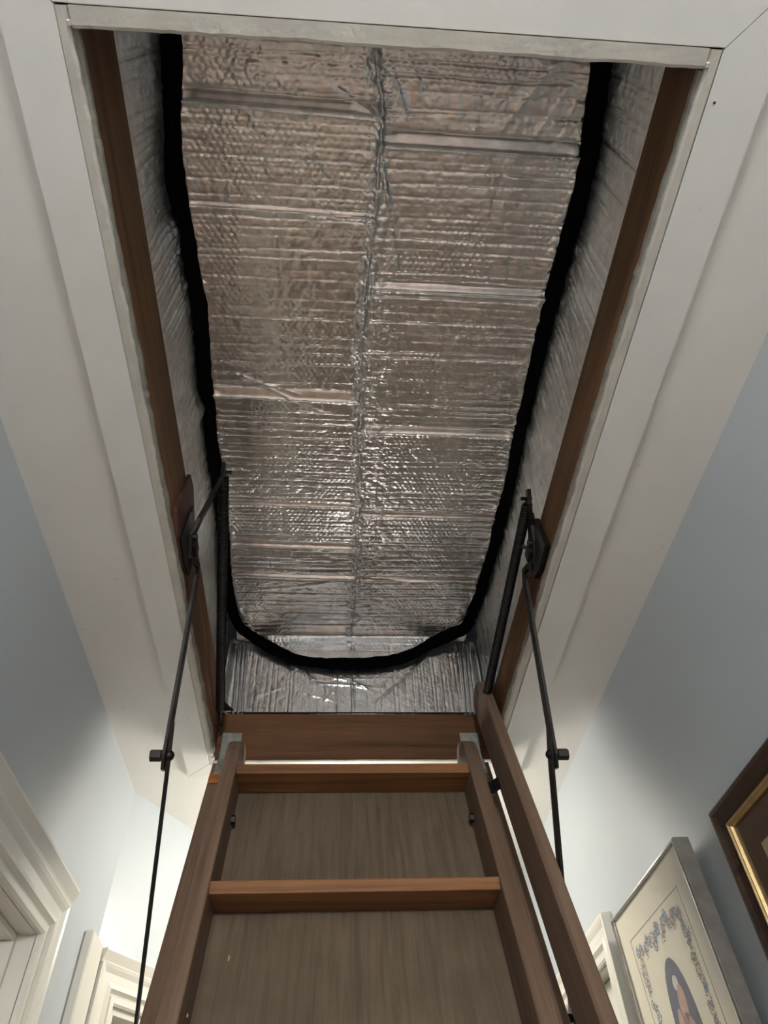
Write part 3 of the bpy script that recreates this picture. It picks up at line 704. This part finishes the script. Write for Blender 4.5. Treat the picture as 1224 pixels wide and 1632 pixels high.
def sheet(name, y0, y1, z0, z1, p, th, mat, t, f): return mesh(name, [f(y, z, q) for q in (p, p + th) for y, z in ((y0, z0), (y1, z0), (y1, z1), (y0, z1))], [(0, 1, 2, 3), (4, 5, 6, 7), (0, 1, 5, 4), (1, 2, 6, 5), (2, 3, 7, 6), (3, 0, 4, 7)], mat, t)
mat_s = sheet('paper_mount', sy0 + 0.005, sy1 - 0.005, sz0 + 0.005, sz1 - 0.005, 0.0165, 0.004, 'paper', sil, f0)
sheet('glass_pane', sy0 + 0.005, sy1 - 0.005, sz0 + 0.005, sz1 - 0.005, 0.0228, 0.0015, 'glass', sil, f0)
ly0, ly1, lz0, lz1 = sy0 + 0.052, sy1 - 0.052, sz0 + 0.055, sz1 - 0.052
for a in ((ly0, ly1, lz1, lz1 + 0.0012), (ly0, ly1, lz0, lz0 + 0.0012), (ly0, ly0 + 0.0012, lz0, lz1), (ly1 - 0.0012, ly1, lz0, lz1)):
    sheet('printed_line', *a, 0.0206, 0.0003, 'ink', mat_s, f0)
oy, oz, oa, ob = 1.210, 1.878, 0.047, 0.096
def oval(name, y, z, a, b, p, mat, t, rot=0.0, n=28):
    c_, s_ = math.cos(rot), math.sin(rot)
    ring = [(y + a * math.cos(k * math.tau / n) * c_ - b * math.sin(k * math.tau / n) * s_, z + a * math.cos(k * math.tau / n) * s_ + b * math.sin(k * math.tau / n) * c_) for k in range(n)]
    return prism(name, ring, lambda q, r_, tt: f0(q, r_, tt), p, p + 0.00025, mat, t)
ov = oval('printed_oval', oy, oz, oa, ob, 0.0206, 'oval', mat_s)
for y, z, a, b, r_, mt in ((oy - 0.006, oz + 0.035, 0.014, 0.024, 0.2, 'skin'), (oy - 0.012, oz - 0.02, 0.022, 0.045, -0.25, 'skin2'), (oy + 0.022, oz + 0.0, 0.011, 0.034, 0.15, 'skin'), (oy - 0.002, oz + 0.062, 0.010, 0.010, 0, 'white_ink'), (oy + 0.008, oz - 0.062, 0.026, 0.02, 0.2, 'white_ink')):
    oval('printed_shape', y, z, a, b, 0.02086, mt, ov, r_)
# wreath: scrolls, leaves and flowers along a rectangle with bowed top
bmw = {k: bmesh.new() for k in ('blue', 'rose', 'green', 'sepia')}
rw = random.Random(5)
def ribbon(bm, pts, wd, p):
    a, b = [], []
    for i, (y, z) in enumerate(pts):
        q0, q1 = pts[max(i - 1, 0)], pts[min(i + 1, len(pts) - 1)]; dy, dz = q1[0] - q0[0], q1[1] - q0[1]; l_ = math.hypot(dy, dz) or 1
        a.append(bm.verts.new(f0(y - dz / l_ * wd, z + dy / l_ * wd, p))); b.append(bm.verts.new(f0(y + dz / l_ * wd, z - dy / l_ * wd, p)))
    for i in range(len(pts) - 1): bm.faces.new((a[i], a[i + 1], b[i + 1], b[i]))
wy0, wy1, wz0, wz1 = ly0 + 0.022, ly1 - 0.022, lz0 + 0.025, lz1 - 0.026
loop_ = []
for i in range(34): loop_.append((wy1, wz0 + (wz1 - wz0) * i / 34, 0.5))
for i in range(24): loop_.append((wy1 + (wy0 - wy1) * i / 24, wz1 + 0.006 * math.sin(i * 1.2), 1))
for i in range(34): loop_.append((wy0, wz1 + (wz0 - wz1) * i / 34, 0.5))
for i in range(24): loop_.append((wy0 + (wy1 - wy0) * i / 24, wz0, 1))
pl = 0.02062
for i, (y, z, kd) in enumerate(loop_):
    c_ = rw.choice(['blue', 'blue', 'rose', 'green', 'sepia']); r0 = rw.uniform(0.005, 0.011); ph = rw.uniform(0, 6.28); dirn = rw.choice([-1, 1])
    y += rw.uniform(-0.005, 0.005); z += rw.uniform(-0.005, 0.005); pl += 0.000002
    ribbon(bmw[c_], [(y + r0 * (1 - k / 22) * math.cos(ph + dirn * k * 0.5), z + r0 * (1 - k / 22) * math.sin(ph + dirn * k * 0.5)) for k in range(18)], 0.0009, pl)
    for k in range(6):     # leaves and petals
        an = rw.uniform(0, 6.28); c2 = rw.choice(['blue', 'green', 'rose', 'sepia']); ln = rw.uniform(0.005, 0.009); sy, sz = y + rw.uniform(-.008, .008), z + rw.uniform(-.008, .008)
        p_ = [(sy, sz), (sy + ln * .5 * math.cos(an + .35), sz + ln * .5 * math.sin(an + .35)), (sy + ln * math.cos(an), sz + ln * math.sin(an)), (sy + ln * .5 * math.cos(an - .35), sz + ln * .5 * math.sin(an - .35))]
        pl += 0.000001
        bmw[c2].faces.new([bmw[c2].verts.new(f0(q[0], q[1], pl)) for q in p_])
for k, b_ in bmw.items():
    o = bm_obj('printed_wreath', b_, k, mat_s); o['kind'] = 'stuff'

# brown frame with gold lip
by0, by1, bz0, bz1 = 0.470, 0.957, 1.52, 2.086
brn = empty('brown_picture', (XR - 0.012, 0.71, bz0), 'dark brown wooden picture frame with gold inner lip at the right edge', 'picture')
f1 = lambda y, z, p: (XR - 0.002 - p, y, z)
pic_frame(brn, f1, by0, by1, bz0, bz1, [(0, 0), (0, 0.013), (0.002, 0.017), (0.006, 0.020), (0.011, 0.020), (0.016, 0.0165), (0.026, 0.014), (0.031, 0.013), (0.031, 0.003), (0.02, 0)], 'brown_frame')
for e in pic_frame(brn, f1, by0 + 0.031, by1 - 0.031, bz0 + 0.031, bz1 - 0.031, [(0, 0.004), (0, 0.0135), (0.0015, 0.0165), (0.003, 0.0165), (0.0045, 0.0145), (0.006, 0.0140), (0.008, 0.0105), (0.008, 0.004)], 'gold'): e.name = 'gold_lip'
mb = sheet('brown_mount', by0 + 0.038, by1 - 0.038, bz0 + 0.038, bz1 - 0.038, 0.003, 0.002, 'brown_mat', brn, f1)
sheet('beige_print', by0 + 0.078, by1 - 0.078, bz0 + 0.078, bz1 - 0.078, 0.0051, 0.0008, 'beige_print', mb, f1)
sheet('glass_pane', by0 + 0.037, by1 - 0.037, bz0 + 0.037, bz1 - 0.037, 0.008, 0.0015, 'glass', brn, f1)

# ------------------------------------------------------------------ lamps
def lamp(pos, r, mat, label):
    x, y, z = pos
    t = empty('ceiling_lamp', (x, y, ZC), label, 'lamp')
    bm = bmesh.new(); prof_l = [(0.001, ZC), (0.065, ZC), (0.065, ZC - 0.012), (0.045, ZC - 0.03), (0.008, ZC - 0.04), (0.008, z + r * 1.1), (0.03, z + r * 0.95), (0.001, z + r * 0.95)]
    rings = [[bm.verts.new((x + q * math.cos(k * math.tau / 24), y + q * math.sin(k * math.tau / 24), zz)) for k in range(24)] for q, zz in prof_l]
    for a, b in zip(rings, rings[1:]):
        for k in range(24): bm.faces.new((a[k], a[(k + 1) % 24], b[(k + 1) % 24], b[k]))
    bm_obj('lamp_base', bm, 'door_trim', t, True)
    bm = bmesh.new(); bmesh.ops.create_uvsphere(bm, u_segments=32, v_segments=16, radius=r, matrix=Matrix.Translation(pos))
    bm_obj('globe', bm, mat, t, True)
lamp(LAMP_NEAR_POS, 0.085, 'globe_near', 'round glowing ceiling lamp in the hall behind the viewer')
lamp(LAMP_FAR_POS, 0.085, 'globe_far', 'round glowing ceiling lamp hidden behind the ladder panel')
